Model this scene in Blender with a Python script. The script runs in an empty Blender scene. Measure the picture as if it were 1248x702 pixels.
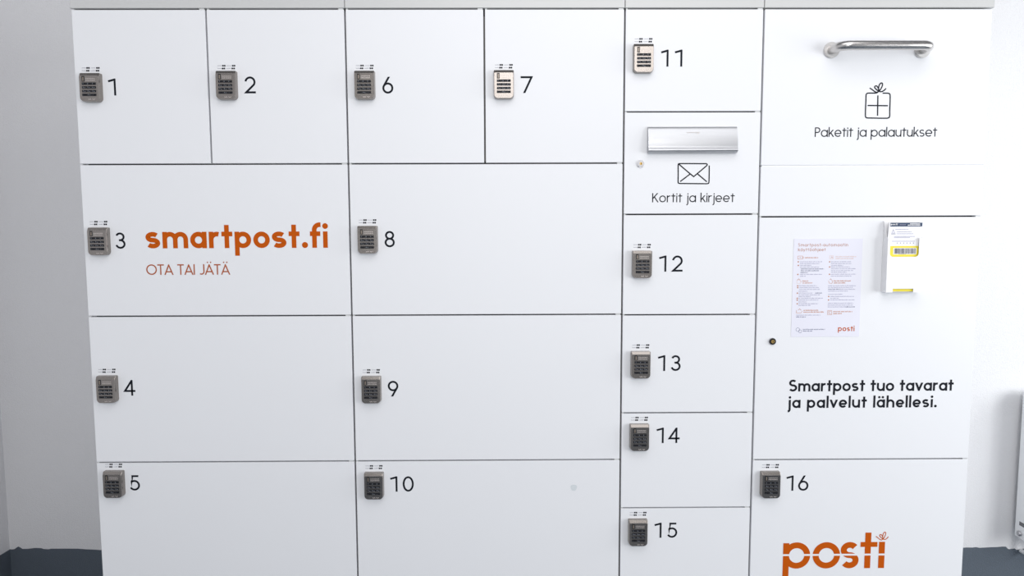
import bpy, math, random
from mathutils import Vector, Matrix
random.seed(7)
S = bpy.context.scene
COL = S.collection

# ------------------------------------------------------------------ camera
W, H, F = 1248.0, 702.0, 870.0
CAM = Vector((0.0, -2.17, 1.42))
TILT, YAW, ROLL = 0.0879585, 0.0076814, -0.0032638
fw = Vector((math.sin(YAW) * math.cos(TILT), math.cos(YAW) * math.cos(TILT), -math.sin(TILT)))
rt0 = Vector((math.cos(YAW), -math.sin(YAW), 0))
up0 = rt0.cross(fw)
RT = rt0 * math.cos(ROLL) + up0 * math.sin(ROLL)
UP = up0 * math.cos(ROLL) - rt0 * math.sin(ROLL)
cd = bpy.data.cameras.new('camera')
cam = bpy.data.objects.new('camera', cd)
COL.objects.link(cam)
m = Matrix((RT, UP, -fw)).transposed().to_4x4()
m.translation = CAM
cam.matrix_world = m
cd.sensor_fit = 'HORIZONTAL'
cd.sensor_width = 36.0
cd.lens = 36.0 * F / W
cd.clip_start = 0.05
S.camera = cam

# ------------------------------------------------------------------ light
S.view_settings.view_transform = 'Standard'
S.view_settings.look = 'None'
S.view_settings.exposure = 0.02
S.view_settings.gamma = 1.0
S.view_settings.use_curve_mapping = False
WORLD_STRENGTH = 0.25
world = bpy.data.worlds.new('daylight')
S.world = world
world.use_nodes = True
bg = world.node_tree.nodes['Background']
bg.inputs[0].default_value = (0.90, 0.93, 1.0, 1)
bg.inputs[1].default_value = WORLD_STRENGTH


def area(name, loc, target, sx, sy, power, color):
    d = bpy.data.lights.new(name, 'AREA')
    d.shape = 'RECTANGLE'
    d.size, d.size_y, d.energy, d.color = sx, sy, power, color
    o = bpy.data.objects.new(name, d)
    COL.objects.link(o)
    o.location = loc
    o.rotation_euler = (Vector(target) - Vector(loc)).to_track_quat('-Z', 'Y').to_euler()
    return o


# daylight from a high window behind the camera and a window on the right; a ceiling light; two added fill lights
area('window_light_front', (0.55, -5.2, 3.25), (0.35, 0.0, 1.35), 2.4, 1.6, 62, (1.0, 0.975, 0.96))
area('window_light_side', (3.7, -0.75, 1.55), (1.3, 0.65, 1.0), 1.5, 1.5, 40, (0.95, 0.98, 1.0))
area('fill_light_centre', (-0.05, -4.2, 1.1), (-0.1, 0.0, 0.9), 1.6, 1.8, 18, (0.97, 0.985, 1.0))  # added fill low behind the camera, no real opening; lifts the door fronts
area('fill_light_right', (4.3, -3.4, 1.3), (-0.3, 0.0, 0.85), 1.6, 1.9, 80, (0.97, 0.985, 1.0))  # added fill far to the right, no real source; brightens the lower doors
area('ceiling_light', (0.45, -1.7, 3.15), (0.35, -1.0, 0.0), 2.6, 1.6, 29, (1.0, 0.985, 0.985))


# ------------------------------------------------------------------ helpers
def PT(u, v, y=0.0):
    """point of the plane at depth y that the photo shows at pixel (u, v)"""
    D = RT * (u - W / 2) - UP * (v - H / 2) + fw * F
    return CAM + D * ((y - CAM.y) / D.y)


def mat(name, rgb, rough=0.5, metal=0.0, spec=0.5, bump=None, var=None, coat=0.0, aniso=None):
    ma = bpy.data.materials.new(name)
    ma.use_nodes = True
    nt = ma.node_tree
    b = nt.nodes['Principled BSDF']
    b.inputs['Base Color'].default_value = (*rgb, 1)
    b.inputs['Roughness'].default_value = rough
    b.inputs['Metallic'].default_value = metal
    b.inputs['Specular IOR Level'].default_value = spec
    b.inputs['Coat Weight'].default_value = coat
    tc = None
    if bump or var or aniso:
        tc = nt.nodes.new('ShaderNodeTexCoord')
    if var:
        sc, amt = var
        n = nt.nodes.new('ShaderNodeTexNoise')
        n.inputs['Scale'].default_value = sc
        n.inputs['Detail'].default_value = 6
        nt.links.new(tc.outputs['Object'], n.inputs['Vector'])
        mx = nt.nodes.new('ShaderNodeMix')
        mx.data_type = 'RGBA'
        mx.inputs[6].default_value = (*[c * (1 - amt) for c in rgb], 1)
        mx.inputs[7].default_value = (*[min(1, c * (1 + amt)) for c in rgb], 1)
        nt.links.new(n.outputs['Fac'], mx.inputs[0])
        nt.links.new(mx.outputs[2], b.inputs['Base Color'])
    if bump:
        sc, st, dist = bump
        n = nt.nodes.new('ShaderNodeTexNoise')
        n.inputs['Scale'].default_value = sc
        n.inputs['Detail'].default_value = 5
        nt.links.new(tc.outputs['Object'], n.inputs['Vector'])
        bp = nt.nodes.new('ShaderNodeBump')
        bp.inputs['Strength'].default_value = st
        bp.inputs['Distance'].default_value = dist
        nt.links.new(n.outputs['Fac'], bp.inputs['Height'])
        nt.links.new(bp.outputs['Normal'], b.inputs['Normal'])
    if aniso:  # brushed: long streaks along X
        mp = nt.nodes.new('ShaderNodeMapping')
        mp.inputs['Scale'].default_value = aniso
        nt.links.new(tc.outputs['Object'], mp.inputs['Vector'])
        n = nt.nodes.new('ShaderNodeTexNoise')
        n.inputs['Scale'].default_value = 1.0
        n.inputs['Detail'].default_value = 3
        nt.links.new(mp.outputs['Vector'], n.inputs['Vector'])
        mr = nt.nodes.new('ShaderNodeMapRange')
        mr.inputs[3].default_value = max(0.02, rough - 0.08)
        mr.inputs[4].default_value = rough + 0.08
        nt.links.new(n.outputs['Fac'], mr.inputs[0])
        nt.links.new(mr.outputs[0], b.inputs['Roughness'])
    return ma


M = {
    'door': mat('white_laminate', (0.84, 0.85, 0.875), 0.42, spec=0.4, bump=(900, 0.03, 0.0005)),
    'carcass': mat('grey_carcass_board', (0.24, 0.235, 0.22), 0.6),
    'shelf': mat('dark_shelf_edge', (0.05, 0.05, 0.05), 0.7),
    'fascia': mat('grey_fascia', (0.60, 0.605, 0.60), 0.34, spec=0.5, bump=(700, 0.04, 0.0005)),
    'plinth': mat('dark_plinth', (0.05, 0.05, 0.055), 0.6),
    'hinge': mat('grey_hinge', (0.62, 0.63, 0.63), 0.45),
    'lock': mat('satin_nickel', (0.30, 0.275, 0.256), 0.27, metal=0.97, bump=(1500, 0.05, 0.0004)),
    'key': mat('black_rubber_key', (0.010, 0.011, 0.015), 0.5, spec=0.25),
    'slotblack': mat('black_plastic', (0.008, 0.008, 0.009), 0.35),
    'slotmid': mat('slot_bronze', (0.30, 0.25, 0.21), 0.4, metal=0.6),
    'legend': mat('key_legend', (0.36, 0.38, 0.43), 0.5),
    'etch': mat('etched_text', (0.66, 0.60, 0.57), 0.5, metal=0.4),
    'ink': mat('black_vinyl', (0.008, 0.010, 0.016), 0.6, spec=0.15),
    'ink_grey': mat('grey_print', (0.46, 0.47, 0.51), 0.55),
    'orange': mat('orange_vinyl', (0.54, 0.092, 0.001), 0.6, spec=0.12),
    'orange_thin': mat('orange_print', (0.42, 0.095, 0.022), 0.5),
    'steel': mat('brushed_steel', (0.60, 0.58, 0.565), 0.27, metal=1.0, aniso=(30, 900, 900)),
    'flange': mat('satin_steel', (0.62, 0.61, 0.605), 0.45, metal=0.8),
    'alu': mat('satin_aluminium', (0.46, 0.47, 0.49), 0.36, metal=1.0, aniso=(20, 700, 700)),
    'brass': mat('brass', (0.72, 0.48, 0.16), 0.3, metal=1.0),
    'chrome': mat('chrome', (0.50, 0.50, 0.52), 0.35, metal=1.0),
    'paper': mat('white_paper', (0.79, 0.79, 0.88), 0.55),
    'poster_ink': mat('poster_grey_blue_print', (0.42, 0.42, 0.56), 0.6),
    'poster_dark': mat('poster_dark_print', (0.24, 0.25, 0.36), 0.6),
    'poster_orange': mat('poster_orange_print', (0.60, 0.30, 0.20), 0.6),
    'poster_rust': mat('poster_rust_print', (0.48, 0.20, 0.10), 0.6),
    'poster_pale': mat('poster_pale_print', (0.78, 0.62, 0.60), 0.6),
    'holder': mat('white_plastic', (0.90, 0.90, 0.91), 0.3),
    'navy': mat('navy_print', (0.018, 0.045, 0.105), 0.5),
    'yellow': mat('yellow_print', (0.86, 0.72, 0.04), 0.5),
    'barcode': mat('barcode_black', (0.05, 0.05, 0.07), 0.6),
    'white': mat('white_print', (0.9, 0.9, 0.92), 0.5),
    'mark': mat('faint_grey_residue', (0.68, 0.72, 0.745), 0.5),
    'wall': mat('white_plaster', (0.77, 0.77, 0.785), 0.85, spec=0.2, bump=(260, 0.5, 0.003), var=(420, 0.05)),
    'base_paint': mat('slate_blue_paint', (0.095, 0.117, 0.145), 0.6, bump=(300, 0.4, 0.003), var=(350, 0.18)),
    'floor': mat('slate_blue_floor_paint', (0.092, 0.118, 0.150), 0.4, bump=(120, 0.3, 0.002), var=(60, 0.12)),
    'radiator': mat('white_enamel', (0.86, 0.87, 0.88), 0.35),
    'rad_slot': mat('radiator_inside', (0.16, 0.16, 0.17), 0.6),
}


class MB:
    """collects faces with per-face materials and links them as one mesh object"""

    def __init__(self):
        self.v, self.f, self.mi, self.mats, self.sm, self.lay = [], [], [], [], [], 0

    def face(self, pts, ma, smooth=False):
        if ma not in self.mats:
            self.mats.append(ma)
        n = len(self.v)
        self.v += [Vector(p) for p in pts]
        self.f.append(tuple(range(n, n + len(pts))))
        self.mi.append(self.mats.index(ma))
        self.sm.append(smooth)

    def grid(self, loops, ma, closed=True, smooth=False):
        """skin between successive loops of equal length, sharing vertices"""
        if ma not in self.mats:
            self.mats.append(ma)
        k = self.mats.index(ma)
        n0, n = len(self.v), len(loops[0])
        for lp in loops:
            self.v += [Vector(p) for p in lp]
        for a in range(len(loops) - 1):
            for i in range(n if closed else n - 1):
                j = (i + 1) % n
                p = n0 + a * n
                self.f.append((p + i, p + j, p + n + j, p + n + i))
                self.mi.append(k)
                self.sm.append(smooth)

    def box(self, x0, x1, y0, y1, z0, z1, ma, bev=0.0):
        if bev <= 0:
            a = [(x0, y0, z0), (x1, y0, z0), (x1, y1, z0), (x0, y1, z0)]
            b = [(x, y, z1) for x, y, z in a]
            self.face(a[::-1], ma)
            self.face(b, ma)
            for i in range(4):
                j = (i + 1) % 4
                self.face([a[i], a[j], b[j], b[i]], ma)
            return
        # chamfered on the front (y0) edges
        f = [(x0 + bev, y0, z0 + bev), (x1 - bev, y0, z0 + bev), (x1 - bev, y0, z1 - bev), (x0 + bev, y0, z1 - bev)]
        s = [(x0, y0 + bev, z0), (x1, y0 + bev, z0), (x1, y0 + bev, z1), (x0, y0 + bev, z1)]
        k = [(x0, y1, z0), (x1, y1, z0), (x1, y1, z1), (x0, y1, z1)]
        self.face(f, ma)
        for a, b in ((f, s), (s, k)):
            for i in range(4):
                j = (i + 1) % 4
                self.face([a[j], a[i], b[i], b[j]], ma)
        self.face(k[::-1], ma)

    def disc(self, c, r, ma, y0, y1, n=24, rim=None):
        """short cylinder facing -y at centre c=(x,z) from y1 (back) to y0 (front)"""
        ring = [(math.cos(2 * math.pi * i / n), math.sin(2 * math.pi * i / n)) for i in range(n)]
        fr = [(c[0] + r * a, y0, c[1] + r * b) for a, b in ring]
        bk = [(c[0] + r * a, y1, c[1] + r * b) for a, b in ring]
        self.face(fr, ma)
        self.grid([bk, fr], rim or ma, True, True)

    def ribbon(self, pts, w, ma, y, clip=None, closed=False):
        """flat stroke in the x-z plane at depth y; pts are (x, z)"""
        P = [Vector(p) for p in pts]
        Q = [P[0]]
        for p in P[1:]:
            if (p - Q[-1]).length > 1e-7:
                Q.append(p)
        P = Q
        n = len(P)
        if n < 2:
            return
        if closed and (P[0] - P[-1]).length < 1e-6:
            P.pop()
            n -= 1
        self.lay = (self.lay + 1) % 9       # strokes lie a hair over one another
        y -= 1.5e-5 * self.lay
        L, Rr = [], []
        for i in range(n):
            a = P[i - 1] if (i > 0 or closed) else None
            b = P[(i + 1) % n] if (i < n - 1 or closed) else None
            d0 = (P[i] - a).normalized() if a is not None else None
            d1 = (b - P[i]).normalized() if b is not None else None
            if d0 is None:
                d0 = d1
            if d1 is None:
                d1 = d0
            n0 = Vector((-d0.y, d0.x))
            n1 = Vector((-d1.y, d1.x))
            nn = n0 + n1
            if nn.length < 1e-4:
                nn = n0
            nn.normalize()
            k = min(4.0, 1.0 / max(0.2, nn.dot(n0)))
            L.append(P[i] + nn * (w / 2 * k))
            Rr.append(P[i] - nn * (w / 2 * k))
        for i in range(n if closed else n - 1):
            j = (i + 1) % n
            q = [L[i], L[j], Rr[j], Rr[i]]
            if clip:
                q = clip_z(q, *clip)
            if len(q) >= 3:
                self.face([(p.x, y, p.y) for p in q], ma)

    def dot(self, c, r, ma, y, n=20, clip=None):
        self.lay = (self.lay + 1) % 9
        y -= 1.5e-5 * self.lay
        q = [Vector((c[0] + r * math.cos(2 * math.pi * i / n), c[1] + r * math.sin(2 * math.pi * i / n))) for i in range(n)]
        if clip:
            q = clip_z(q, *clip)
        if len(q) >= 3:
            self.face([(p.x, y, p.y) for p in q], ma)

    def bar(self, x0, x1, z0, z1, ma, y):
        self.face([(x0, y, z0), (x1, y, z0), (x1, y, z1), (x0, y, z1)], ma)

    def tube(self, path, r, ma, n=16, cap=True):
        loops = []
        P = [Vector(p) for p in path]
        for i, p in enumerate(P):
            t = (P[min(i + 1, len(P) - 1)] - P[max(i - 1, 0)]).normalized()
            a = Vector((0, 0, 1)) if abs(t.z) < 0.9 else Vector((1, 0, 0))
            u = t.cross(a).normalized()
            v = u.cross(t)
            loops.append([p + (u * math.cos(2 * math.pi * k / n) + v * math.sin(2 * math.pi * k / n)) * r for k in range(n)])
        self.grid(loops, ma, True, True)
        if cap:
            self.face(loops[0], ma)
            self.face(loops[-1][::-1], ma)

    def mesh(self, name, off=(0, 0, 0)):
        me = bpy.data.meshes.new(name)
        o = Vector(off)
        me.from_pydata([tuple(p - o) for p in self.v], [], self.f)
        for ma in self.mats:
            me.materials.append(M[ma])
        for p, k, s in zip(me.polygons, self.mi, self.sm):
            p.material_index = k
            p.use_smooth = s
        me.validate()
        me.update()
        return me

    def build(self, name, parent=None, root=None, label=None):
        """world-coordinate faces; kept relative to the root thing's base"""
        off = root.location if root is not None else Vector((0, 0, 0))
        o = bpy.data.objects.new(name, self.mesh(name, off))
        COL.objects.link(o)
        if parent is not None:
            o.parent = parent
        if label:
            o['label'] = label
        return o


def clip_z(q, lo, hi):
    for sgn, lim in ((1, lo), (-1, -hi)):
        out = []
        for i in range(len(q)):
            a, b = q[i], q[(i + 1) % len(q)]
            da, db = sgn * a.y - lim, sgn * b.y - lim
            if da >= 0:
                out.append(a)
            if (da >= 0) != (db >= 0):
                out.append(a + (b - a) * (da / (da - db)))
        q = out
        if len(q) < 3:
            return []
    return q


def thing(name, label, cat, loc, group=None):
    o = bpy.data.objects.new(name, None)
    COL.objects.link(o)
    o.empty_display_size = 0.1
    o.location = loc
    o['label'], o['category'] = label, cat
    if group:
        o['group'] = group
    return o


def placed(name, me, loc, parent, root):
    o = bpy.data.objects.new(name, me)
    COL.objects.link(o)
    o.parent = parent
    o.location = Vector(loc) - root.location
    return o


# ------------------------------------------------------------------ geometric sans lettering
def arc(cx, cy, rx, ry, a0, a1, n=22):
    return [(cx + rx * math.cos(math.radians(a0 + (a1 - a0) * i / n)), cy + ry * math.sin(math.radians(a0 + (a1 - a0) * i / n))) for i in range(n + 1)]


def glyph(ch, w, X=0.70):
    """-> strokes [(pts, closed, clip)], dots [(c, r)], width; cap height 1"""
    h = w / 2
    r = X / 2 - h
    cy = X / 2
    st, dots = [], []

    def S_(p, closed=False, clip=None):
        st.append((p, closed, clip))
    dr = max(0.62 * w, 0.065)
    dz = X + 0.10 + dr
    if ch in 'äöÄÖ':
        base = {'ä': 'a', 'ö': 'o', 'Ä': 'A', 'Ö': 'O'}[ch]
        s0, d0, wd = glyph(base, w, X)
        z = (X + 0.08 + dr) if ch in 'äö' else 1.10 + dr
        return s0, d0 + [((wd / 2 - 0.15, z), dr * .95), ((wd / 2 + 0.15, z), dr * .95)], wd
    if ch == ' ':
        return [], [], 0.30
    if ch == 'o':
        S_(arc(X / 2, cy, r, r, 0, 360, 40), True)
        return st, dots, X
    if ch in 'apbdq':
        S_(arc(X / 2, cy, r, r, 0, 360, 40), True)
        if ch == 'a':
            S_([(X - h, 0), (X - h, X)])
        if ch == 'p':
            S_([(h, -0.31), (h, X)])
        return st, dots, X
    if ch == 'l':
        S_([(h, 0), (h, 1.03)])
        return st, dots, w
    if ch == 'i':
        S_([(h, 0), (h, X)])
        dots.append(((h, dz), dr))
        return st, dots, w
    if ch == 'j':
        q = 0.20
        S_([(h + .08, X)] + arc(h + .08 - q, -0.12, q, q - .02, 0, -75, 10))
        dots.append(((h + .08, dz), dr))
        return st, dots, w + .08
    if ch == 't':
        S_([(0.21, 0), (0.21, 0.94)])
        S_([(0.0, X - h), (0.44, X - h)])
        return st, dots, 0.44
    if ch == 'f':
        q = 0.21
        S_([(0.18, 0), (0.18, 1.03 - h - q)] + arc(0.18 + q, 1.03 - h - q, q, q, 180, 90, 10) + [(0.18 + q + 0.05, 1.03 - h)])
        S_([(0.0, X - h), (0.42, X - h)])
        return st, dots, 0.44
    if ch == 'r':
        q = 0.27 - h * .4
        S_([(h, 0), (h, X)])
        S_([(h, X - h - q)] + arc(h + q, X - h - q, q, q, 180, 72, 12))
        return st, dots, h + q + 0.10
    if ch in 'nh':
        q = 0.275 - h * .3
        S_([(h, 0), (h, X if ch == 'n' else 1.03)])
        S_([(h, X - h - q)] + arc(h + q, X - h - q, q, q, 180, 0, 20) + [(h + 2 * q, 0)])
        return st, dots, 2 * q + w
    if ch == 'm':
        q = 0.235 - h * .25
        S_([(h, 0), (h, X)])
        S_([(h, X - h - q)] + arc(h + q, X - h - q, q, q, 180, 0, 20) + [(h + 2 * q, 0)])
        S_([(h + 2 * q, X - h - q)] + arc(h + 3 * q, X - h - q, q, q, 180, 0, 20) + [(h + 4 * q, 0)])
        return st, dots, 4 * q + w
    if ch == 'u':
        q = 0.275 - h * .3
        S_([(h, X), (h, h + q)] + arc(h + q, h + q, q, q, 180, 360, 20))
        S_([(h + 2 * q, X), (h + 2 * q, 0)])
        return st, dots, 2 * q + w
    if ch == 's':
        q = (X - w) / 4
        a = 0.235 - h * .45
        c = a + h
        S_(arc(c, X - h - q, a, q, 35, 265, 18) + arc(c, h + q, a * 1.05, q, 85, -145, 18))
        return st, dots, 2 * c + .02
    if ch == 'S':
        q = (1 - w) / 4
        a = 0.29 - h * .4
        c = a + h
        S_(arc(c, 1 - h - q * .96, a * .93, q * .96, 38, 268, 18) + arc(c, h + q * 1.04, a * 1.05, q * 1.04, 88, -148, 18))
        return st, dots, 2 * c + .02
    if ch == 'e':
        S_([(h + .01, cy - .02), (X - h, cy - .02)])
        S_(arc(X / 2, cy, r, r, -4, 318, 36))
        return st, dots, X
    if ch == 'k':
        S_([(h, 0), (h, 1.03)])
        S_([(h, 0.24), (0.50, X + .03)], clip=(0, X))
        S_([(0.24, 0.42), (0.56, -.04)], clip=(0, X))
        return st, dots, 0.56
    if ch == 'v':
        S_([(0.03, X + .06), (0.31, h * .9), (0.59, X + .06)], clip=(0, X))
        return st, dots, 0.62
    if ch == 'y':
        S_([(0.03, X + .06), (0.31, 0.03)], clip=(-.02, X))
        S_([(0.59, X + .06), (0.20, -.31)], clip=(-.29, X))
        return st, dots, 0.62
    if ch == '.':
        dots.append(((dr * 1.05, dr), dr * 1.05))
        return st, dots, 2.1 * dr
    if ch == '-':
        S_([(0, .34), (0.34, .34)])
        return st, dots, 0.34
    # capitals
    if ch == 'O':
        S_(arc(0.5, 0.5, .5 - h, .5 - h, 0, 360, 44), True)
        return st, dots, 1.0
    if ch == 'T':
        S_([(0, 1 - h), (0.62, 1 - h)])
        S_([(0.31, 0), (0.31, 1 - h)])
        return st, dots, 0.62
    if ch == 'A':
        S_([(0.0, -.06), (0.40, 1.0 - h * 1.2), (0.80, -.06)], clip=(0, 1))
        S_([(0.15, 0.29), (0.65, 0.29)])
        return st, dots, 0.80
    if ch == 'I':
        S_([(h, 0), (h, 1)])
        return st, dots, w
    if ch == 'J':
        q = 0.24
        S_([(0.5 - h, 1), (0.5 - h, h + q)] + arc(0.5 - h - q, h + q, q, q, 0, -125, 14))
        return st, dots, 0.5
    if ch == 'P':
        q = 0.265 - h * .5
        S_([(h, 0), (h, 1)])
        S_([(h, 1 - h), (.28, 1 - h)] + arc(.28, 1 - h - q, q, q, 90, -90, 18) + [(h, 1 - h - 2 * q)])
        return st, dots, .28 + q + h
    if ch == 'K':
        S_([(h, 0), (h, 1)])
        S_([(h, .38), (0.62, 1.04)], clip=(0, 1))
        S_([(0.26, .56), (0.68, -.05)], clip=(0, 1))
        return st, dots, .68
    # figures
    if ch == '1':
        S_([(.41, 0), (.41, 1)])
        S_([(.02, .84), (.44, 1 - h * .75)])
        return st, dots, .41 + h
    if ch == '2':
        q = .30 - h * .5
        c = (.02 + h + q, 1 - h - q)
        S_(arc(c[0], c[1], q, q, 172, -38, 22) + [(.10, h), (.68, h)], clip=(0, 1))
        return st, dots, .68
    if ch == '3':
        q1, q2 = .245 - h * .3, .30 - h * .5
        q1 = (1 - w) * .235
        q2 = (1 - w) * .265
        c = .31
        S_(arc(c - .01, 1 - h - q1, q1 * 1.08, q1, 158, -90, 22) + [(c - .08, 1 - h - 2 * q1)])
        S_([(c - .08, h + 2 * q2)] + arc(c, h + q2, q2 * 1.08, q2, 90, -165, 22))
        return st, dots, .62
    if ch == '4':
        S_([(.53, 0), (.53, .96), (.09, .24 + h), (.74, .24 + h)], clip=(0, 1))
        return st, dots, .74
    if ch == '5':
        q = .31 - h * .45
        c = (.31, h + q)
        S_([(.58, 1 - h), (.19, 1 - h), (.135, .47)] + arc(c[0], c[1], q, q, 128, -150, 24))
        return st, dots, .64
    if ch == '6':
        q = .33 - h
        c = (.34, .33)
        a = math.radians(150)
        t = (c[0] + q * math.cos(a), c[1] + q * math.sin(a))
        S_(arc(c[0], c[1], q, q, 0, 360, 36), True)
        S_([t, (t[0] + .78 * .5, t[1] + .78 * .866)], clip=(0, 1))
        return st, dots, .68
    if ch == '9':
        q = .33 - h
        c = (.34, .67)
        a = math.radians(-30)
        t = (c[0] + q * math.cos(a), c[1] + q * math.sin(a))
        S_(arc(c[0], c[1], q, q, 0, 360, 36), True)
        S_([t, (t[0] - .78 * .5, t[1] - .78 * .866)], clip=(0, 1))
        return st, dots, .68
    if ch == '7':
        S_([(0, 1 - h), (.66, 1 - h), (.19, -.05)], clip=(0, 1))
        return st, dots, .72
    if ch == '8':
        q1, q2 = (1 - w) * .235, (1 - w) * .265
        S_(arc(.31, 1 - h - q1, q1 * 1.06, q1, 0, 360, 32), True)
        S_(arc(.31, h + q2, q2 * 1.08, q2, 0, 360, 32), True)
        return st, dots, .62
    if ch == '0':
        S_(arc(.35, .5, .35 - h, .5 - h, 0, 360, 40), True)
        return st, dots, .70
    raise KeyError(ch)


def text(mb, s, x0, x1, z, cap, w, ma, y, X=0.70):
    """sets s on the baseline z from x0; letter spacing chosen so that it ends at x1 (None: natural)"""
    gl = [glyph(c, w, X) for c in s]
    nat = sum(g[2] for g in gl) * cap
    if x1 is None:
        sp = 0.13 * cap
    else:
        sp = (x1 - x0 - nat) / max(1, len(s) - 1)
    x = x0
    for k, (st, dots, wd) in enumerate(gl):
        for q, (pts, closed, clip) in enumerate(st):
            cl = (z + clip[0] * cap, z + clip[1] * cap) if clip else None
            mb.ribbon([(x + px * cap, z + pz * cap) for px, pz in pts], w * cap, ma, y - 1e-5 * (q % 3), cl, closed)
        for c, r in dots:
            mb.dot((x + c[0] * cap, z + c[1] * cap), r * cap, ma, y)
        x += wd * cap + sp


def px_line(mb, pts, w, ma, y, closed=False, plane=0.0):
    """stroke through photo points lying on the plane at depth `plane`"""
    q = [PT(u, v, plane) for u, v in pts]
    mb.ribbon([(p.x, p.z) for p in q], w, ma, y, None, closed)


def smooth(pts, n=6):
    """Catmull-Rom through the points"""
    P = [Vector(p) for p in pts]
    P = [P[0] * 2 - P[1]] + P + [P[-1] * 2 - P[-2]]
    out = []
    for i in range(1, len(P) - 2):
        for k in range(n):
            t = k / n
            a, b, c, d = P[i - 1:i + 3]
            out.append(tuple(0.5 * ((2 * b) + (c - a) * t + (2 * a - 5 * b + 4 * c - d) * t * t + (3 * b - a - 3 * c + d) * t ** 3)))
    out.append(tuple(P[-2]))
    return out


# ------------------------------------------------------------------ the room
FL = -0.09                                 # floor level
D = 0.66                                   # the back wall stands this far behind the locker fronts


def struct(o):
    o['kind'] = 'structure'
    return o


XL = PT(12, 668, D).x                      # left wall
b = MB()
b.box(XL - .2, 4.4, D, D + .12, FL - .02, 3.1, 'wall')
struct(b.build('wall_back'))
b = MB()
b.box(XL - .15, XL, -5.0, D, FL - .02, 3.1, 'wall')
struct(b.build('wall_left'))
b = MB()
b.box(XL - .15, 4.4, -5.0, D + .12, FL - .15, FL, 'floor')
struct(b.build('floor'))

# hand-painted skirting with its uneven upper edge
edge = [(12, 669.6), (14, 669.8), (17, 669.5), (20, 667.6), (22, 666.2), (24, 667.2), (27, 669.1), (34, 669.0), (42, 668.0), (50, 668.2),
        (53, 669.3), (59, 669.5), (62, 668.9), (80, 668.8), (95, 668.9), (104, 669.6), (118, 670.2), (124, 670.6)]
edge += [(u, 670.2 - (u - 124) * 0.0028 + 0.5 * math.sin(u * .37) + .4 * math.sin(u * .113)) for u in range(134, 1166, 11)]
edge += [(1172, 667.9), (1178, 667.4), (1186, 667.5), (1190, 667.0), (1194, 667.8), (1200, 667.6), (1208, 667.1), (1216, 666.9), (1222, 666.3),
         (1226, 666.4), (1228, 668.6), (1230, 669.6), (1234, 669.0), (1237, 668.6), (1239, 670.3), (1242, 670.1), (1248, 668.8), (1258, 669.4)]
top = [PT(u, v, D - .002) for u, v in edge]
for k in range(40):
    top.append(Vector((top[-1].x + .055, 0, top[0].z * .35 + top[-1].z * .65 + .002 * math.sin(k * 1.7))))
b = MB()
y0, y1 = D - .0025, D - .0002
for p, q in zip(top[:-1], top[1:]):
    b.face([(p.x, y0, FL), (q.x, y0, FL), (q.x, y0, q.z), (p.x, y0, p.z)], 'base_paint')
    b.face([(p.x, y0, p.z), (q.x, y0, q.z), (q.x, y1, q.z), (p.x, y1, p.z)], 'base_paint')
struct(b.build('baseboard_back'))
b = MB()
n = 70
for k in range(n):
    ya, yb = D - k * .06, D - (k + 1) * .06
    za, zb = [top[0].z + .004 * math.sin(q * .9) * min(1, q / 3) + .003 * math.sin(q * 2.3) * min(1, q / 3) for q in (k, k + 1)]
    b.face([(XL + .0025, ya, FL), (XL + .0025, ya, za), (XL + .0025, yb, zb), (XL + .0025, yb, FL)], 'base_paint')
    b.face([(XL + .0025, ya, za), (XL + .0002, ya, za), (XL + .0002, yb, zb), (XL + .0025, yb, zb)], 'base_paint')
struct(b.build('baseboard_left'))

# ------------------------------------------------------------------ locker cabinets
XC = {'L': -1.2774, 'A': -0.8821, 'B': -0.4736, 'C': -0.0632, 'D': 0.3534, 'E': 0.7658, 'R': 1.4465}
ZT = 2.0556
Z1 = [ZT, 1.6047, 1.1463, 0.6896, 0.2330]
Z3 = [ZT, 1.7561, 1.4508, 1.1442, 0.8375, 0.5334, 0.2330]
Z4 = [ZT, 1.5950, 1.4423, 0.6860, 0.2330]
GH = 0.0022                                # half a horizontal gap
GV = 0.0027                                # half a vertical gap
DT = 0.019                                 # door thickness
FY = -0.0004                               # vinyl lettering lies on the door fronts (y = 0)


# one keypad lock: body, keypad, key slot (shared meshes)
def outline(w2, zt, zb, rt_, rb_):
    pts = []
    for cx, cz, rr, a0 in ((w2 - rt_, zt - rt_, rt_, 0), (-w2 + rt_, zt - rt_, rt_, 90), (-w2 + rb_, zb + rb_, rb_, 180), (w2 - rb_, zb + rb_, rb_, 270)):
        for i in range(7):
            a = math.radians(a0 + 90 * i / 6)
            pts.append((cx + rr * math.cos(a), cz + rr * math.sin(a)))
    return pts


LD = 0.019


def lock_mesh():
    b = MB()
    o0 = outline(.0300, .0427, -.0410, .003, .012)
    o1 = outline(.0297, .0424, -.0407, .003, .012)
    o2 = outline(.0287, .0348, -.0400, .003, .0115)
    o3 = outline(.0279, .0339, -.0394, .003, .011)
    lv = [(o0, 0.0), (o1, -.0125), (o2, -LD + .0016), (o3, -LD)]
    loops = [[(x, y, z) for x, z in o] for o, y in lv]
    b.grid(loops, 'lock')
    b.face(loops[-1], 'lock')
    # etched maker's lines beside the key slot and at the foot
    y = -LD - .0002
    for z, x0, x1 in ((.0255, -.009, .019), (.0205, -.009, .019)):
        x = x0
        while x < x1:
            l = .0012 + .0022 * random.random()
            b.bar(x, min(x + l, x1), z - .0009, z + .0009, 'etch', y)
            x += l + .0009
    b.ribbon([(-.004, -.0335), (-.001, -.0355), (.002, -.0335), (.005, -.0355)], .0011, 'etch', y)
    b.ribbon([(.008, -.0335), (.012, -.0353), (.016, -.0335)], .0011, 'etch', y)
    return b.mesh('keypad_lock')


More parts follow.
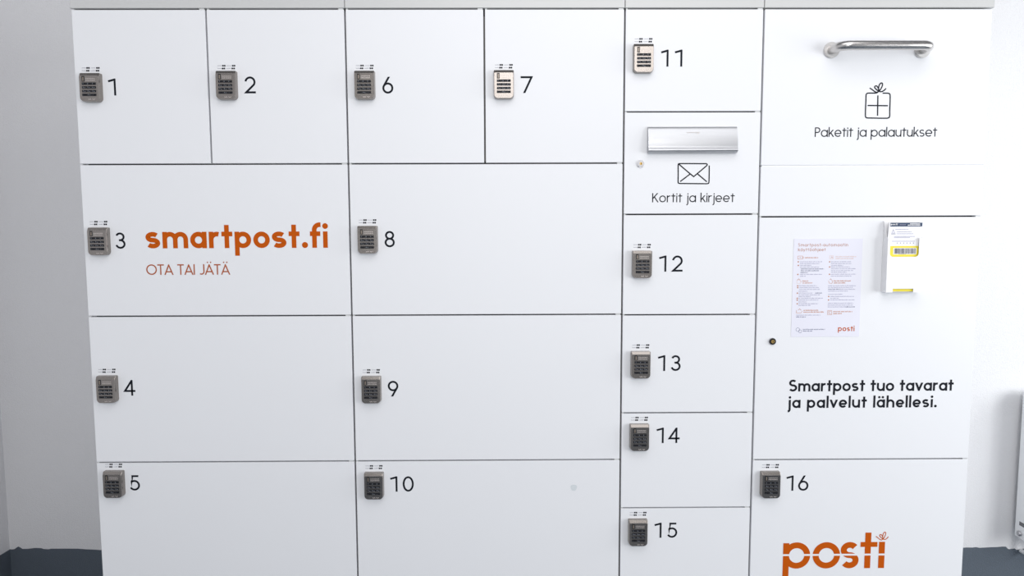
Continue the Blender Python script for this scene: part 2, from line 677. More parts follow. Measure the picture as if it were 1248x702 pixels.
def keypad_mesh():
    b = MB()
    y = -LD
    keys = ['123', '456', '789', '.0-']
    for r, row in enumerate(keys):
        zc = .0105 - .0107 * r
        b.box(-.0206, .0206, y - .0005, y + .001, zc - .0036, zc + .0036, 'slotblack')
        for c in range(3):
            xc = (c - 1) * .0137
            b.box(xc - .0062, xc + .0062, y - .0013, y + .001, zc - .0033, zc + .0033, 'key', .0005)
            ch = row[c]
            text(b, ch, xc - (.0036 if ch != '-' else .003), None, zc - .0014, .0030, .20, 'legend', y - .0015)
            if r and ch not in '.-':
                b.bar(xc + .0004, xc + .0038, zc - .0013, zc - .0004, 'legend', y - .0015)
    return b.mesh('keypad')


def slot_mesh():
    b = MB()
    y = -LD
    b.box(-.0204, -.0122, y - .0009, y + .001, .0165, .0325, 'slotblack', .0004)
    b.box(-.0178, -.0143, y - .0012, y + .001, .0185, .0295, 'slotmid')
    return b.mesh('key_slot')


def sticker_mesh():
    """two rows of tiny print with pairs of black pictograms, relative to the lock's centre"""
    b = MB()
    for z in (.0630, .0550):
        sh = 0 if z > .06 else -.0015
        for x0, x1, dk in ((-.0250, -.0125, 0), (-.0115 + sh * .6, -.0015 + sh, 1), (.0020 + sh, .0155 + sh, 0), (.0175 + sh, .0275 + sh, 1)):
            if dk:
                mid = (x0 + x1) / 2
                b.bar(x0, mid - .0004, z - .0023, z + .0023, 'ink', 0)
                b.bar(mid + .0004, x1, z - .0023, z + .0023, 'ink', 0)
            else:
                x = x0
                while x < x1:
                    l = .0010 + .0012 * random.random()
                    b.bar(x, min(x + l, x1), z - .0010, z + .0009 + .0008 * (random.random() > .7), 'ink_grey', 0)
                    x += l + .0005
    return b.mesh('pictogram_print')


LOCK, KEYPAD, SLOT, STICK = lock_mesh(), keypad_mesh(), slot_mesh(), sticker_mesh()

# photo positions of the middle of each lock's front, and of each number (left, right, baseline)
LOCKS = {1: (108.5, 107.3), 2: (274.6, 104.6), 6: (443.7, 104.4), 7: (614, 103.6), 11: (784.9, 71.9), 3: (118.2, 294.6), 8: (447.3, 292.6),
         12: (783.2, 322.6), 4: (128.4, 474.7), 9: (451.8, 475.2), 13: (781.5, 444.9), 5: (136.6, 590.2), 10: (455.1, 592.1), 14: (780, 533.2),
         15: (778.2, 649.0), 16: (940.2, 590.8)}
NUMS = {1: (132.3, 142.2, 116.4), 2: (298.2, 311.6, 113.8), 6: (466, 479.5, 114.1), 7: (634.6, 649.4, 113.4), 11: (805.2, 831.4, 81.2),
        3: (141, 153, 303.2), 8: (469, 481.2, 301.3), 12: (802.8, 831.8, 331.1), 4: (151, 164.7, 482.2), 9: (472.7, 485.5, 483.2),
        13: (801.5, 829.3, 452.1), 5: (158.4, 170.6, 597.8), 10: (475.6, 504.4, 599.2), 14: (799.8, 828.2, 540.0), 15: (797.2, 825, 655.4),
        16: (957.8, 985.2, 598.1)}


def add_lock(n, door, root):
    u, v = LOCKS[n]
    c = PT(u, v, -LD)
    c = Vector((c.x, 0, PT(u, v, -.008).z))
    placed('keypad_lock', LOCK, c, door, root)
    placed('keypad', KEYPAD, c, door, root)
    placed('key_slot', SLOT, c, door, root)
    lp = PT(u + (617 - u) * .004, v - 22.8)
    placed('pictogram_print', STICK, (lp.x - .001, FY, lp.z - .059), door, root)
    u0, u1, vb = NUMS[n]
    p, q = PT(u0, vb), PT(u1, vb)
    b = MB()
    s = str(n)
    x1 = q.x if len(s) > 1 else None
    text(b, s, p.x, x1, p.z, .0490, .118, 'ink', FY)
    b.build('number', door, root)


def add_door(root, x0, x1, z0, z1, name='locker_door', hinge=True):
    b = MB()
    b.box(x0 + GV, x1 - GV, 0, DT, z0 + GH, z1 - GH, 'door', .0008)
    d = b.build(name, root, root)
    if hinge:
        b = MB()
        b.box(x1 - .019, x1 - .0045, .0012, DT, z1 - GH + .0003, z1 + GH - .0003, 'hinge')
        b.build('hinge', d, root)
        b = MB()
        b.box(x0 + .0032, x0 + .0085, .0030, DT, z1 - GH + .0003, z1 + GH - .0003, 'hinge')
        b.build('spacer', d, root)
    return d


def cabinet(x0, x1, label, shelves, uprights=(), lm='carcass', rm='carcass'):
    root = thing('locker_cabinet', label, 'locker', ((x0 + x1) / 2, D / 2, FL), 'parcel locker cabinets side by side')
    b = MB()
    t = .016
    yb, yf = D - .03, DT + .0015
    gap = .0012
    b.box(x0 + gap, x0 + t, yf, yb, .10, ZT, lm)
    b.box(x1 - t, x1 - gap, yf, yb, .10, ZT, rm)
    b.box(x0 + t, x1 - t, yb - .008, yb, .10, ZT, 'carcass')
    for z, xa, xb in shelves:
        b.box(xa + t * .5, xb - t * .5, yf + .0002, yb - .008, z - t / 2, z + t / 2, 'shelf')
    b.box(x0 + t, x1 - t, yf + .0002, yb - .008, .10, .12, 'carcass')
    b.box(x0 + t, x1 - t, yf + .0002, yb - .008, ZT - t, ZT - .0002, 'shelf')
    for x, za, zb in uprights:
        b.box(x - t / 2, x + t / 2, yf + .0004, yb - .008, za, zb, 'carcass')
    b.build('carcass', root, root)
    return root


def finish(root, x0, x1, lo=0.0, ro=0.0):
    """fascia along the top and the recessed plinth"""
    b = MB()
    b.box(x0 - lo + .0009, x1 + ro - .0009, -.001, D - .03, ZT + .0025, ZT + .0305, 'fascia', .001)
    b.build('top_panel', root, root)
    b = MB()
    b.box(x0 + .002, x1 - .002, .06, D - .06, FL, .10, 'plinth')
    b.build('plinth', root, root)
    b = MB()
    b.box(x0 + GV, x1 - GV, 0, DT, .11, Z1[-1] - GH, 'door', .0008)
    b.build('kick_panel', root, root)


# cabinet with doors 1 to 5
L_, A_, B_, C_, D_, E_, R_ = [XC[k] for k in 'LABCDER']
c1 = cabinet(L_, B_, 'white locker cabinet with doors 1 to 5 and large orange web address lettering',
             [(z, L_, B_) for z in Z1[1:]], [(A_, Z1[1], ZT)], lm='door')
for n, x0, x1, z0, z1 in ((1, L_, A_, Z1[1], ZT), (2, A_, B_, Z1[1], ZT), (3, L_, B_, Z1[2], Z1[1]), (4, L_, B_, Z1[3], Z1[2]), (5, L_, B_, Z1[4], Z1[3])):
    d = add_door(c1, x0, x1, z0, z1)
    add_lock(n, d, c1)
    if n == 3:
        b = MB()
        p, q = PT(178.0, 302.7), PT(399.7, 302.0)
        text(b, 'smartpost.fi', p.x, q.x, (p.z + q.z) / 2, .0745, .187, 'orange', FY, .665)
        b.build('web_address_lettering', d, c1, 'bold orange lettering')
        b = MB()
        p, q = PT(178.6, 334.8), PT(280.3, 334.9)
        text(b, 'OTA TAI JÄTÄ', p.x, q.x, (p.z + q.z) / 2, .0320, .115, 'orange_thin', FY)
        b.build('slogan_lettering', d, c1, 'thin rust-coloured capitals')
finish(c1, L_, B_, .002)

# cabinet with doors 6 to 10
c2 = cabinet(B_, D_, 'white locker cabinet with doors 6 to 10', [(z, B_, D_) for z in Z1[1:]], [(C_, Z1[1], ZT)])
for n, x0, x1, z0, z1 in ((6, B_, C_, Z1[1], ZT), (7, C_, D_, Z1[1], ZT), (8, B_, D_, Z1[2], Z1[1]), (9, B_, D_, Z1[3], Z1[2]), (10, B_, D_, Z1[4], Z1[3])):
    d = add_door(c2, x0, x1, z0, z1)
    add_lock(n, d, c2)
    if n == 10:
        p = PT(699.3, 594.3)
        b = MB()
        pts = [(p.x + (.0098 + .0012 * math.sin(3 * a)) * math.cos(a), FY, p.z + (.0108 + .001 * math.cos(2 * a)) * math.sin(a)) for a in [2 * math.pi * k / 24 for k in range(24)]]
        b.face(pts, 'mark')
        b.build('residue_spot', d, c2, 'faint round grey spot')
finish(c2, B_, D_)

# narrow cabinet with doors 11 to 15 and the letter slot
c3 = cabinet(D_, E_, 'narrow white locker cabinet with a metal letter slot and doors 11 to 15', [(z, D_, E_) for z in Z3[1:]])
for k, n in enumerate((11, None, 12, 13, 14, 15)):
    d = add_door(c3, D_, E_, Z3[k + 1], Z3[k], 'locker_door' if n else 'letterbox_door')
    if n:
        add_lock(n, d, c3)
        continue
    # letter slot: satin aluminium cover with curled lower lip
    pa, pb = PT(789.6, 154.6, -.006), PT(898.3, 186.2, -.012)
    xa, xb, zt, zb = pa.x, pb.x, pa.z, pb.z
    hh = zt - zb
    prof = [(0, zt), (-.0045, zt), (-.0062, zt - .0015)]
    for i in range(1, 9):
        t = i / 8
        prof.append((-.0062 - .0125 * (1 - (1 - t) ** 2), zt - .0015 - (hh * .80) * t))
    yl = prof[-1][0]
    zl = prof[-1][1]
    for i in range(1, 9):
        a = math.radians(90 * i / 8)
        prof.append((yl + .0015 - .0035 * math.sin(a) - .001, zl - .0065 * (1 - math.cos(a)) - .002 * i / 8))
    zl2 = prof[-1][1]
    prof += [(yl + .002, zb + .0035), (yl + .007, zb), (0, zb + .001)]
    b = MB()
    b.grid([[(x, y, z) for y, z in prof] for x in (xa, xb)], 'alu', False, True)
    b.face([(xa, y, z) for y, z in prof], 'alu')
    b.face([(xb, y, z) for y, z in prof][::-1], 'alu')
    # small engraved envelope corner in the middle of the cover
    cx = (xa + xb) / 2
    zc = zt - hh * .30
    yy = -.0136
    b.ribbon([(cx - .018, zc + .006), (cx + .019, zc + .006), (cx + .004, zc - .006)], .0011, 'etch', yy)
    b.build('letter_slot', d, c3, 'satin aluminium slot cover')
    p = PT(780.7, 199.4, -.003)
    b = MB()
    b.disc((p.x, p.z), .0112, 'chrome', -.0028, 0)
    b.disc((p.x, p.z), .0086, 'chrome', -.0045, -.0028)
    b.disc((p.x + .001, p.z), .0042, 'brass', -.0052, -.0045)
    b.bar(p.x + .0010, p.x + .0028, p.z - .0030, p.z + .0030, 'slotblack', -.0054)
    b.build('cam_lock', d, c3, 'round metal lock with brass key slot')

    def e(x, z):
        return (785 + x / 10.4, 190 + z / 10.4)
    b = MB()
    wl = .0035
    ox = [e(x, z) for x, z in smooth([(825, 122), (825, 180), (824, 260), (822, 328), (814, 348), (796, 353)])]
    ox += [e(x, z) for x, z in [(700, 352), (560, 351), (455, 350)]]
    ox += [e(x, z) for x, z in smooth([(448, 349), (435, 343), (431, 328), (432, 220), (432, 118), (437, 102), (450, 97)])]
    ox += [e(x, z) for x, z in [(560, 97), (700, 98), (780, 98)]] + [e(x, z) for x, z in smooth([(786, 98), (797, 104), (800, 114), (793, 124)])]
    ox += [e(x, z) for x, z in [(715, 190), (628, 263), (540, 190), (440, 104)]]
    px_line(b, ox, wl, 'ink', FY)
    px_line(b, [e(457, 325), e(580, 232)], wl, 'ink', FY - 1e-5)
    px_line(b, [e(674, 225), e(795, 328)], wl, 'ink', FY - 1e-5)
    b.build('envelope_pictogram', d, c3, 'black outline of an envelope')
    b = MB()
    p, q = PT(794.8, 246.2), PT(895.2, 246.6)
    text(b, 'Kortit ja kirjeet', p.x, q.x, (p.z + q.z) / 2, .0275, .108, 'ink', FY, .74)
    b.build('lettering', d, c3)
finish(c3, D_, E_)

# wide cabinet: parcel drop flap, fixed panel, service door, door 16
c4 = cabinet(E_, R_, 'wide white locker cabinet with a steel bar handle on its top flap, and door 16', [(z, E_, R_) for z in Z4[1:]], rm='door')
flap = add_door(c4, E_, R_, Z4[1], ZT, 'drop_flap', False)
pl, pr = PT(1013.0, 60.3), PT(1123.5, 62.0)
zc = (pl.z + pr.z) / 2
b = MB()
for p in (pl, pr):
    b.disc((p.x, zc), .0235, 'flange', -.0045, 0, 32)
    b.disc((p.x, zc), .0215, 'flange', -.0060, -.0045, 32)
rr, pro, br = .0135, .058, .032
path = [(pl.x, 0, zc), (pl.x, -pro + br, zc)]
path += [(pl.x + br - br * math.cos(math.radians(a)), -pro + br - br * math.sin(math.radians(a)), zc) for a in range(10, 91, 10)]
path += [(pl.x + (pr.x - pl.x) * t, -pro, zc) for t in (.3, .5, .7)]
path += [(pr.x - br + br * math.sin(math.radians(a)), -pro + br - br * math.cos(math.radians(a)), zc) for a in range(0, 91, 10)]
path += [(pr.x, 0, zc)]
b.tube(path, rr, 'steel', 20)
b.build('bar_handle', flap, c4, 'brushed steel bar handle')


def g(x, z):
    return (990 + x / 7.8, 90 + z / 7.8)


def bow(b, tr, w, ma, y):
    """open ribbon bow: two tails and two loops"""
    px_line(b, [tr(x, z) for x, z in smooth([(545, 135), (566, 148), (590, 166), (612, 176), (626, 168), (633, 150)])], w, ma, y)
    px_line(b, [tr(x, z) for x, z in smooth([(700, 138), (688, 152), (668, 166), (648, 170), (630, 164), (606, 146), (592, 128), (600, 115), (614, 118), (628, 138), (632, 160)])], w, ma, y - 1e-5)
    px_line(b, [tr(x, z) for x, z in smooth([(632, 162), (630, 138), (636, 108), (652, 88), (666, 92), (665, 114), (652, 142), (634, 166)])], w, ma, y - 2e-5)


b = MB()
wl = .0037
px_line(b, [g(x, z) for x, z in smooth([(668, 184), (712, 184), (730, 188), (739, 202), (739, 260), (736, 340), (735, 400), (728, 416), (712, 422)])] +
        [g(x, z) for x, z in [(660, 422), (560, 420)]] +
        [g(x, z) for x, z in smooth([(530, 420), (512, 415), (505, 400), (506, 330), (509, 260), (511, 204), (518, 188), (534, 183)])] +
        [g(x, z) for x, z in smooth([(560, 183), (590, 183), (608, 182), (622, 174), (632, 162)])], wl, 'ink', FY)
px_line(b, [g(623, 205), g(620, 398)], wl, 'ink', FY - 1e-5)
px_line(b, [g(525, 301), g(718, 303)], wl, 'ink', FY - 2e-5)
bow(b, g, wl * .95, 'ink', FY - 3e-5)
b.build('gift_pictogram', flap, c4, 'black outline of a gift box')
b = MB()
p, q = PT(992.9, 166.4), PT(1141.8, 167.0)
text(b, 'Paketit ja palautukset', p.x, q.x, (p.z + q.z) / 2, .0283, .108, 'ink', FY, .74)
b.build('lettering', flap, c4)

b = MB()
b.box(E_ + GV, R_ - GV, 0, DT, Z4[2] + GH, Z4[1] - GH, 'door', .0008)
fixed = b.build('fixed_panel', c4, c4)
b = MB()
b.box(E_ + .006, R_ - GV, .0022, DT, Z4[1] - GH - .0006, Z4[1] + GH + .0006, 'door')
b.build('flap_seal', fixed, c4)

serv = add_door(c4, E_, R_, Z4[3], Z4[2], 'service_door')
p = PT(941.8, 416.2, -.004)
b = MB()
b.disc((p.x, p.z), .0108, 'chrome', -.0022, 0)
b.disc((p.x, p.z), .0098, 'slotblack', -.0052, -.0022)
b.disc((p.x, p.z), .0052, 'brass', -.0058, -.0052)
b.bar(p.x + .0002, p.x + .0018, p.z - .003, p.z + .003, 'slotblack', -.0060)
b.build('cam_lock', serv, c4, 'small black lock with brass key slot')
b = MB()
p, q = PT(961.2, 477.2), PT(1161.8, 476.0)
text(b, 'Smartpost tuo tavarat', p.x, q.x, (p.z + q.z) / 2, .0372, .172, 'ink', FY, .695)
p, q = PT(959.9, 497.3), PT(1141.5, 496.3)
text(b, 'ja palvelut lähellesi.', p.x, q.x, (p.z + q.z) / 2, .0372, .172, 'ink', FY, .695)
b.build('lettering', serv, c4)

d16 = add_door(c4, E_, R_, Z4[4], Z4[3])
add_lock(16, d16, c4)
# large orange five-letter logo cut by a thin horizontal line
b = MB()
za, zbase, zm0, zm1 = PT(1020, 660.6).z, PT(1020, 692.6).z, PT(1020, 677.2).z, PT(1020, 674.9).z
Xh = za - zbase
w = Xh * .222
r = Xh / 2 - w / 2
zc = zbase + Xh / 2


def cut(pts, closed=False):
    for cl in ((zm1, 9), (-9, zm0)):
        b.ribbon(pts, w, 'orange', FY, cl, closed)


px = lambda u, v=676: PT(u, v).x
xo = (px(954.2) + px(987.4)) / 2
cut(arc(xo, zc, (px(987.4) - px(954.2)) / 2 - w / 2, r, 0, 360, 48), True)
cut([(px(954.2) + w / 2, zbase - Xh * .42), (px(954.2) + w / 2, zc)])
cut([(px(954.2) + w / 2, zc), (px(954.2) + w / 2, za - .0025)])
cut(arc((px(990.4) + px(1023.8)) / 2, zc, (px(1023.8) - px(990.4)) / 2 - w / 2, r, 0, 360, 48), True)
xs0, xs1 = px(1024.4), px(1046.6)
xc = (xs0 + xs1) / 2
ax, qq = (xs1 - xs0) / 2 - w / 2, (Xh - w) / 4
cut(arc(xc, za - w / 2 - qq, ax, qq, 35, 262, 22) + arc(xc, zbase + w / 2 + qq, ax, qq, 82, -145, 22))
xt = px(1057.3)
cut([(xt, zbase), (xt, PT(1057, 649.0).z)])
b.ribbon([(px(1048.2), za - w * .44), (px(1068.8), za - w * .44)], w * .84, 'orange', FY - 1e-5)
xi = px(1074.3)
cut([(xi, zbase), (xi, za)])


def gb(x, z):                               # the gift icon's bow, scaled to sit over the i
    return (1075.0 + (x - 622) * .098, 657.6 + (z - 172) * .108)


bow(b, gb, .0026, 'orange', FY - 2e-5)
b.build('logo_lettering', d16, c4, 'large orange logo lettering with a bow over its last letter')
finish(c4, E_, R_, 0, .0045)

# ------------------------------------------------------------------ instruction sheet on the service door
pa, pb = PT(967.6, 291.0), PT(1049.2, 410.2)
xa, xb, zt, zb = pa.x, PT(1049.2, 350).x, pa.z, pb.z
root = thing('instruction_sheet', 'white printed instruction sheet with orange headings stuck on the door beside the leaflet holder', 'poster', ((xa + xb) / 2, 0, zb))
b = MB()
b.box(xa, xb, -.0007, -.0002, zb, zt, 'paper')
b.build('sheet', root, root)
PY = -.0009


def s_(x, z):
    return (960 + x / 5.4, 285 + z / 5.4)


b = MB()
for s, x0, x1, z in (('Smartpost-automaatin', 68, 396, 83), ('käyttöohjeet', 68, 249, 114)):
    p, q = PT(*s_(x0, z)), PT(*s_(x1, z))
    text(b, s, p.x, q.x, p.z, .0096, .115, 'poster_rust', PY, .70)
b.build('heading', root, root, 'rust-coloured heading')
b = MB()
p, q = PT(*s_(330, 640)), PT(*s_(438, 640))
text(b, 'posti', p.x, q.x, p.z, .0158, .170, 'orange', PY, .74)
b.build('logo', root, root, 'small orange logo')


def print_line(b, x0, x1, z, ma, hgt=.0011):
    p, q = PT(*s_(x0, z)), PT(*s_(x1, z))
    x = p.x
    while x < q.x:                          # words as runs of tiny strokes too small to read
        l = min(.004 + .010 * random.random(), q.x - x)
        xx = x
        while xx < x + l - .0004:
            k = .0006 + .0007 * random.random()
            b.bar(xx, min(xx + k, x + l), p.z - hgt, p.z + hgt * (.8 + .7 * (random.random() > .7)), ma, PY)
            xx += k + .00035
        x += l + .0014


b = MB()
for x0, x1, z in ((80, 225, 184), (80, 210, 196), (80, 155, 208), (80, 205, 219), (80, 228, 267), (80, 118, 279), (75, 190, 342), (75, 205, 354),
                  (75, 210, 366), (72, 130, 378), (72, 165, 390), (72, 210, 402), (72, 150, 413), (70, 235, 424), (70, 200, 436), (70, 125, 448),
                  (70, 200, 460), (70, 150, 471), (55, 215, 535),
                  (285, 418, 184), (285, 420, 196), (285, 365, 208), (285, 408, 218), (285, 448, 230), (285, 430, 242), (285, 388, 253), (283, 448, 266),
                  (283, 418, 278), (265, 448, 342), (265, 428, 353), (350, 443, 365), (265, 395, 377), (265, 362, 398), (280, 435, 412), (280, 335, 424),
                  (280, 442, 435), (265, 430, 457), (263, 428, 469), (263, 380, 481)):
    print_line(b, x0, x1, z, 'poster_ink')
for x0, x1, z in ((85, 238, 231), (85, 205, 243), (83, 132, 255), (180, 225, 390), (265, 348, 365), (380, 442, 481), (55, 118, 547), (100, 245, 629), (100, 160, 640)):
    print_line(b, x0, x1, z, 'poster_dark', .0013)
for x0, x1, z in ((112, 200, 157), (96, 134, 311), (96, 162, 323), (103, 200, 503), (103, 238, 515), (303, 415, 310), (303, 378, 323), (298, 425, 512), (298, 355, 525)):
    print_line(b, x0, x1, z, 'poster_orange', .0015)
for x0, x1, z in ((313, 452, 150), (313, 436, 163)):
    print_line(b, x0, x1, z, 'poster_pale', .0015)
for x, z in ((69, 184), (69, 208), (66, 267), (65, 342), (65, 354), (63, 390), (62, 424), (62, 436), (62, 460), (275, 184), (275, 218), (274, 266), (269, 412), (268, 435)):
    p = PT(*s_(x, z))
    b.dot((p.x, p.z), .0021, 'poster_rust', PY)
for pts, ma in (([(66, 146), (98, 146), (98, 166), (66, 166), (66, 146)], 'poster_orange'), ([(98, 151), (104, 156), (98, 161)], 'poster_orange'),
                ([(76, 156), (88, 156)], 'poster_rust'), ([(276, 144), (300, 144), (300, 165), (276, 165), (276, 144)], 'poster_pale'), ([(284, 160), (290, 150), (296, 160)], 'poster_orange'),
                ([(60, 305), (60, 326), (84, 326), (84, 305), (60, 305)], 'poster_pale'), ([(62, 304), (72, 296), (82, 304)], 'poster_rust'), ([(84, 312), (91, 315)], 'poster_rust'),
                ([(268, 308), (272, 324), (290, 326), (296, 312), (288, 303)], 'poster_orange'), ([(276, 302), (282, 296), (288, 302)], 'poster_rust'),
                ([(57, 502), (57, 521), (86, 521), (95, 508)], 'poster_orange'), ([(68, 503), (77, 493), (88, 503)], 'poster_rust'),
                ([(262, 504), (262, 532), (288, 532), (288, 504), (262, 504)], 'poster_orange'), ([(268, 524), (268, 518), (275, 518), (275, 526), (282, 526)], 'poster_orange'),
                ([(266, 510), (284, 510)], 'poster_orange')):
    px_line(b, [s_(x, z) for x, z in pts], .0011, ma, PY)
for cx, cz, rr_ in ((66, 630, 12), (81, 641, 10)):
    px_line(b, [s_(cx + rr_ * math.cos(a), cz + rr_ * math.sin(a)) for a in [2 * math.pi * k / 20 for k in range(20)]], .0010, 'poster_dark', PY, True)
b.build('small_print', root, root, 'columns of tiny grey and orange print with line icons')

# ------------------------------------------------------------------ leaflet holder with its leaflet
HD = .030                                   # depth of the holder
fl, fr_ = PT(1079.6, 356, -HD).x, PT(1122.4, 356, -HD).x
zb = PT(1100, 356.4, -HD).z
zf = PT(1100, 290.0, -HD).z                 # top of the front panel
zk = PT(1080, 269.5, -.002).z               # top of the back panel
t = .0022
root = thing('leaflet_holder', 'white plastic leaflet holder with cut-outs in its front, fixed to the service door', 'leaflet holder', ((fl + fr_) / 2, 0, zb))
b = MB()
b.box(fl, fr_, -t - .0004, -.0004, zb, zk, 'holder')
b.build('back_panel', root, root)
for x0, x1 in ((fl, fl + t), (fr_ - t, fr_)):
    b = MB()
    sp = [(-.0004 - t, zb), (-HD, zb), (-HD, zf), (-HD * .60, zf + .002), (-HD * .45, zf + (zk - zf) * .60), (-.0004 - t, zk)]
    lo = [(x0, y, z) for y, z in sp]
    hi = [(x1, y, z) for y, z in sp]
    b.face(lo, 'holder')
    b.face(hi[::-1], 'holder')
    for i in range(len(sp)):
        j = (i + 1) % len(sp)
        b.face([lo[i], hi[i], hi[j], lo[j]], 'holder')
    b.build('side_panel', root, root)
b = MB()
nl, nr = PT(1084.8, 305, -HD).x, PT(1120.0, 305, -HD).x
zn = PT(1100, 313.0, -HD).z                 # bottom of the upper cut-out
sl, sr = PT(1088.0, 354, -HD).x, PT(1113.0, 354, -HD).x
zs = PT(1100, 351.9, -HD).z                 # top of the lower slot
yo, yi = -HD, -HD + t
rc = .010
b.box(fl + t, nl, yo, yi, zb, zf, 'holder')
b.box(nr, fr_ - t, yo, yi, zb, zf, 'holder')
# middle field between the cut-outs, with rounded inner corners at the top
up = [(nl, zn + rc)] + [(nl + rc - rc * math.cos(math.radians(a)), zn + rc - rc * math.sin(math.radians(a))) for a in range(10, 91, 10)]
up += [(nr - rc + rc * math.sin(math.radians(a)), zn + rc - rc * math.cos(math.radians(a))) for a in range(0, 91, 10)]
lowz = zs
for i in range(len(up) - 1):
    (xa_, za_), (xb_, zb_) = up[i], up[i + 1]
    if abs(xb_ - xa_) < 1e-7:
        continue
    fa = [(xa_, yo, lowz), (xb_, yo, lowz), (xb_, yo, zb_), (xa_, yo, za_)]
    b.face(fa, 'holder')
    b.face([(x, yi, z) for x, y, z in fa][::-1], 'holder')
    b.face([(xa_, yo, za_), (xb_, yo, zb_), (xb_, yi, zb_), (xa_, yi, za_)], 'holder')
b.box(nl, sl, yo, yi, zb, zs, 'holder')
b.box(sr, nr, yo, yi, zb, zs, 'holder')
b.build('front_panel', root, root)
b = MB()
b.box(fl + t, fr_ - t, -HD * .62, -t - .0006, zb, zb + t, 'holder')
b.build('bottom_panel', root, root)

# leaflet: leans back a little, standing on the holder's bottom
ly = -HD + t + .0022
lx0, lx1 = fl + t + .0012, fr_ - t - .0006
lz0, lz1 = zb + t + .0004, PT(1105, 271.2, -.022).z
root = thing('leaflet', 'white and yellow leaflet with a navy header and barcode standing in the white holder', 'leaflet', ((lx0 + lx1) / 2, ly, lz0))
b = MB()
th = .0030


def lean(z):
    return ly + .0035 * (z - lz0) / (lz1 - lz0)


sh = .0030                                   # it stands slightly skewed to the right


def lx(x, z):
    return x + sh * max(0, (z - zf - .004) / (lz1 - zf - .004))


def lbar(b, x0, x1, z0, z1, ma, off):
    b.face([(lx(x0, z0), lean(z0) - off, z0), (lx(x1, z0), lean(z0) - off, z0), (lx(x1, z1), lean(z1) - off, z1), (lx(x0, z1), lean(z1) - off, z1)], ma)


zs_ = zf + .004
fr4 = [(lx(x, z), lean(z), z) for x, z in ((lx0, lz0), (lx1, lz0), (lx1, zs_), (lx1, lz1), (lx0, lz1), (lx0, zs_))]
bk4 = [(x, y + th, z) for x, y, z in fr4]
b.face(fr4, 'white')
b.face(bk4[::-1], 'white')
for i in range(6):
    j = (i + 1) % 6
    b.face([fr4[i], fr4[j], bk4[j], bk4[i]], 'white')
b.build('paper', root, root)
zy = PT(1100, 299.8, ly).z
b = MB()
lbar(b, lx0, lx1, lz0, zy, 'yellow', .0003)
b.build('yellow_panel', root, root, 'yellow lower half')
b = MB()
bx0, bx1 = PT(1089.0, 306, ly).x, PT(1117.3, 306, ly).x
bz0, bz1 = PT(1100, 310.0, ly).z, PT(1100, 302.2, ly).z
lbar(b, bx0, bx1, bz0, bz1, 'white', .0005)
x = bx0 + .003
while x < bx1 - .0045:
    wd = random.choice((.0006, .0009, .0014, .002))
    lbar(b, x, x + wd, bz0 + .0018, bz1 - .0012, 'barcode', .0007)
    x += wd + random.choice((.0006, .0008, .0012))
x = bx0 + .016
for k in range(12):
    lbar(b, x, x + .0011, bz0 + .0004, bz0 + .0014, 'barcode', .0007)
    x += .0019
b.build('barcode', root, root, 'white label with black barcode')
b = MB()
hz0, hz1 = PT(1100, 276.1, ly).z, lz1 - .0004
lbar(b, lx0 + .003, lx1 - .0006, hz0, hz1, 'navy', .0003)
hh_ = (hz1 - hz0)
text(b, 'posti', lx0 + .0065, lx0 + .027, hz0 + hh_ * .36, hh_ * .46, .24, 'white', lean(hz0) - .0009, .74)
for x0, x1, z in ((.062, .092, .68), (.056, .092, .34)):
    x = lx0 + x0
    while x < lx0 + x1 - .001:
        k = .0012 + .0016 * random.random()
        lbar(b, x, x + k, hz0 + hh_ * (z - .10), hz0 + hh_ * (z + .12), 'white', .0008)
        x += k + .0006
x = lx0 + .031
while x < lx0 + .050:
    lbar(b, x, x + .0011, hz0 + hh_ * .40, hz0 + hh_ * .56, 'poster_ink', .0008)
    x += .0019
b.build('header', root, root, 'navy header strip')
b = MB()
for x0, x1, v in ((.020, .058, 279.5), (.025, .070, 282.6), (.025, .074, 284.9), (.018, .080, 288.2), (.018, .064, 289.6), (.012, .080, 294.0)):
    z = PT(1100, v, ly).z
    x = lx0 + x0
    while x < lx0 + x1:
        k = .0008 + .0012 * random.random()
        lbar(b, x, x + k, z - .0010, z + .0010, 'poster_ink', .0004)
        x += k + .0006
for k in range(6):
    p = PT(1094.0 + k * 3.95, 296.2, ly)
    lbar(b, p.x - .0013, p.x + .0013, p.z - .0014, p.z + .0012, 'poster_dark', .0004)
p = PT(1089.3, 282.0, ly)
q = lean(p.z) - .0006
b.ribbon([(p.x - .0045, p.z - .005), (p.x, p.z + .004), (p.x + .0045, p.z - .005)], .0010, 'poster_ink', q, None, True)
b.dot((p.x, p.z + .0045), .0013, 'poster_dark', q)
b.bar(p.x - .006, p.x + .007, p.z - .0085, p.z - .0068, 'poster_dark', q)
b.build('small_print', root, root)

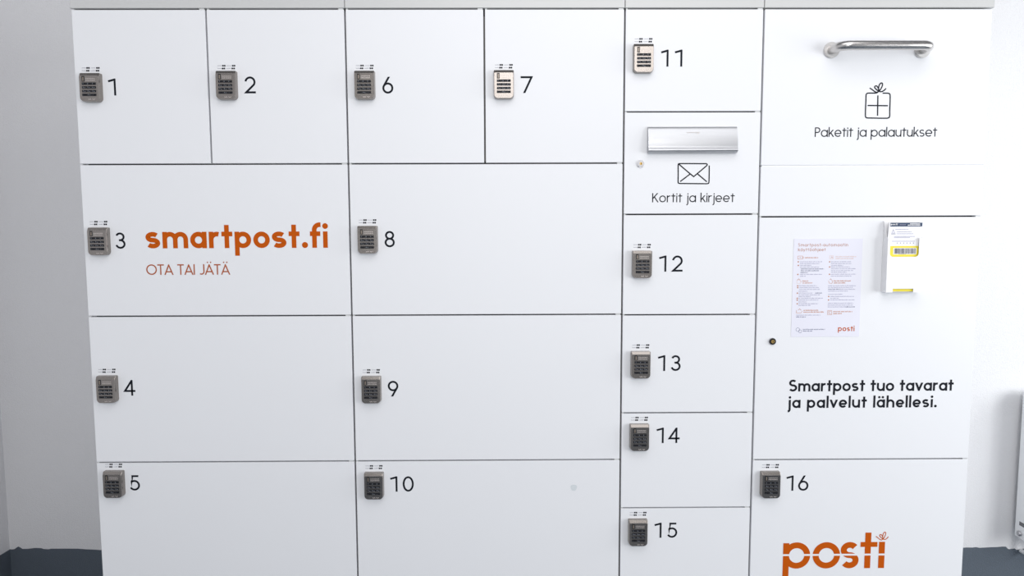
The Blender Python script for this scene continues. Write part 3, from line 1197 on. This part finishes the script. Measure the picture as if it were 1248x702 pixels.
# ------------------------------------------------------------------ radiator on the back wall beside the cabinets
ry1 = D - .028                              # its back, off the wall
rx = PT(1236.6, 652, ry1).x
rz0 = PT(1236.6, 652, ry1).z
rz1, rx1, ry0 = rz0 + .60, rx + 1.2, ry1 - .105
root = thing('radiator', 'white panel radiator on the wall near the wide locker cabinet', 'radiator', ((rx + rx1) / 2, (ry0 + ry1) / 2, rz0))
b = MB()
prof = []
for k in range(2):
    ya, yb = (ry0, ry0 + .022) if k == 0 else (ry1 - .022, ry1)
    sgn = -1 if k == 0 else 1
    xx = rx + .004
    pitch = .0333
    n = int((rx1 - rx - .008) / pitch)
    yo = ya if k == 0 else yb
    line = []
    for i in range(n):
        for fx, dy in ((0, .006), (.25, .006), (.38, 0), (.87, 0), (1, .006)):
            line.append((xx + (i + fx) * pitch, yo - sgn * dy))
    yin = yb if k == 0 else ya
    b.grid([[(x, y, rz0 + .006) for x, y in line], [(x, y, rz1 - .02) for x, y in line]], 'radiator', False)
    b.box(rx + .004, rx1 - .004, min(yin, yo - sgn * .0062), max(yin, yo - sgn * .0062), rz0 + .006, rz1 - .02, 'radiator')
b.build('panels', root, root)
for x0, x1 in ((rx, rx + .0025), (rx1 - .0025, rx1)):
    b = MB()
    b.box(x0, x1, ry0 - .001, ry1, rz0, rz1, 'radiator')
    xs = x0 - .0004 if x0 == rx else x1 + .0004
    for z in (rz0 + .052, rz1 - .070):
        for ya, yb in ((ry1 - .052, ry1 - .022), (ry0 + .022, ry0 + .052)):
            b.face([(xs, ya, z), (xs, yb, z), (xs, yb, z + .016), (xs, ya, z + .016)], 'rad_slot')
    b.build('side_cover', root, root)
b = MB()
b.box(rx + .0025, rx1 - .0025, ry0 + .012, ry1 - .006, rz1 - .006, rz1, 'radiator')
nb = 40
for k in range(nb):
    x = rx + .03 + k * (rx1 - rx - .06) / nb
    b.box(x, x + .018, ry0 + .022, ry1 - .022, rz1 - .0055, rz1 + .0004, 'rad_slot')
b.build('top_grille', root, root)
b = MB()
yc = ry1 - .030
ring = [(math.cos(2 * math.pi * i / 20), math.sin(2 * math.pi * i / 20)) for i in range(20)]
zz = rz0 + .020
loops = [[(rx - dx, yc + rr_ * a, zz + rr_ * c) for a, c in ring] for dx, rr_ in ((0, .0105), (.008, .0105), (.010, .0085))]
b.grid(loops, 'chrome', True, True)
b.face(loops[-1], 'chrome')
b.build('vent_plug', root, root, 'round metal plug')
b = MB()
b.tube([(rx + .05, yc, rz0 + .006), (rx + .05, yc, rz0 - .06), (rx + .05, yc + .01, rz0 - .075), (rx + .05, D - .003, rz0 - .08)], .009, 'radiator', 14)
b.build('pipe', root, root)
for x in (rx + .15, rx1 - .15):
    b = MB()
    b.box(x, x + .03, ry1 - .002, D - .0005, rz0 + .08, rz1 - .08, 'radiator')
    b.build('wall_bracket', root, root)
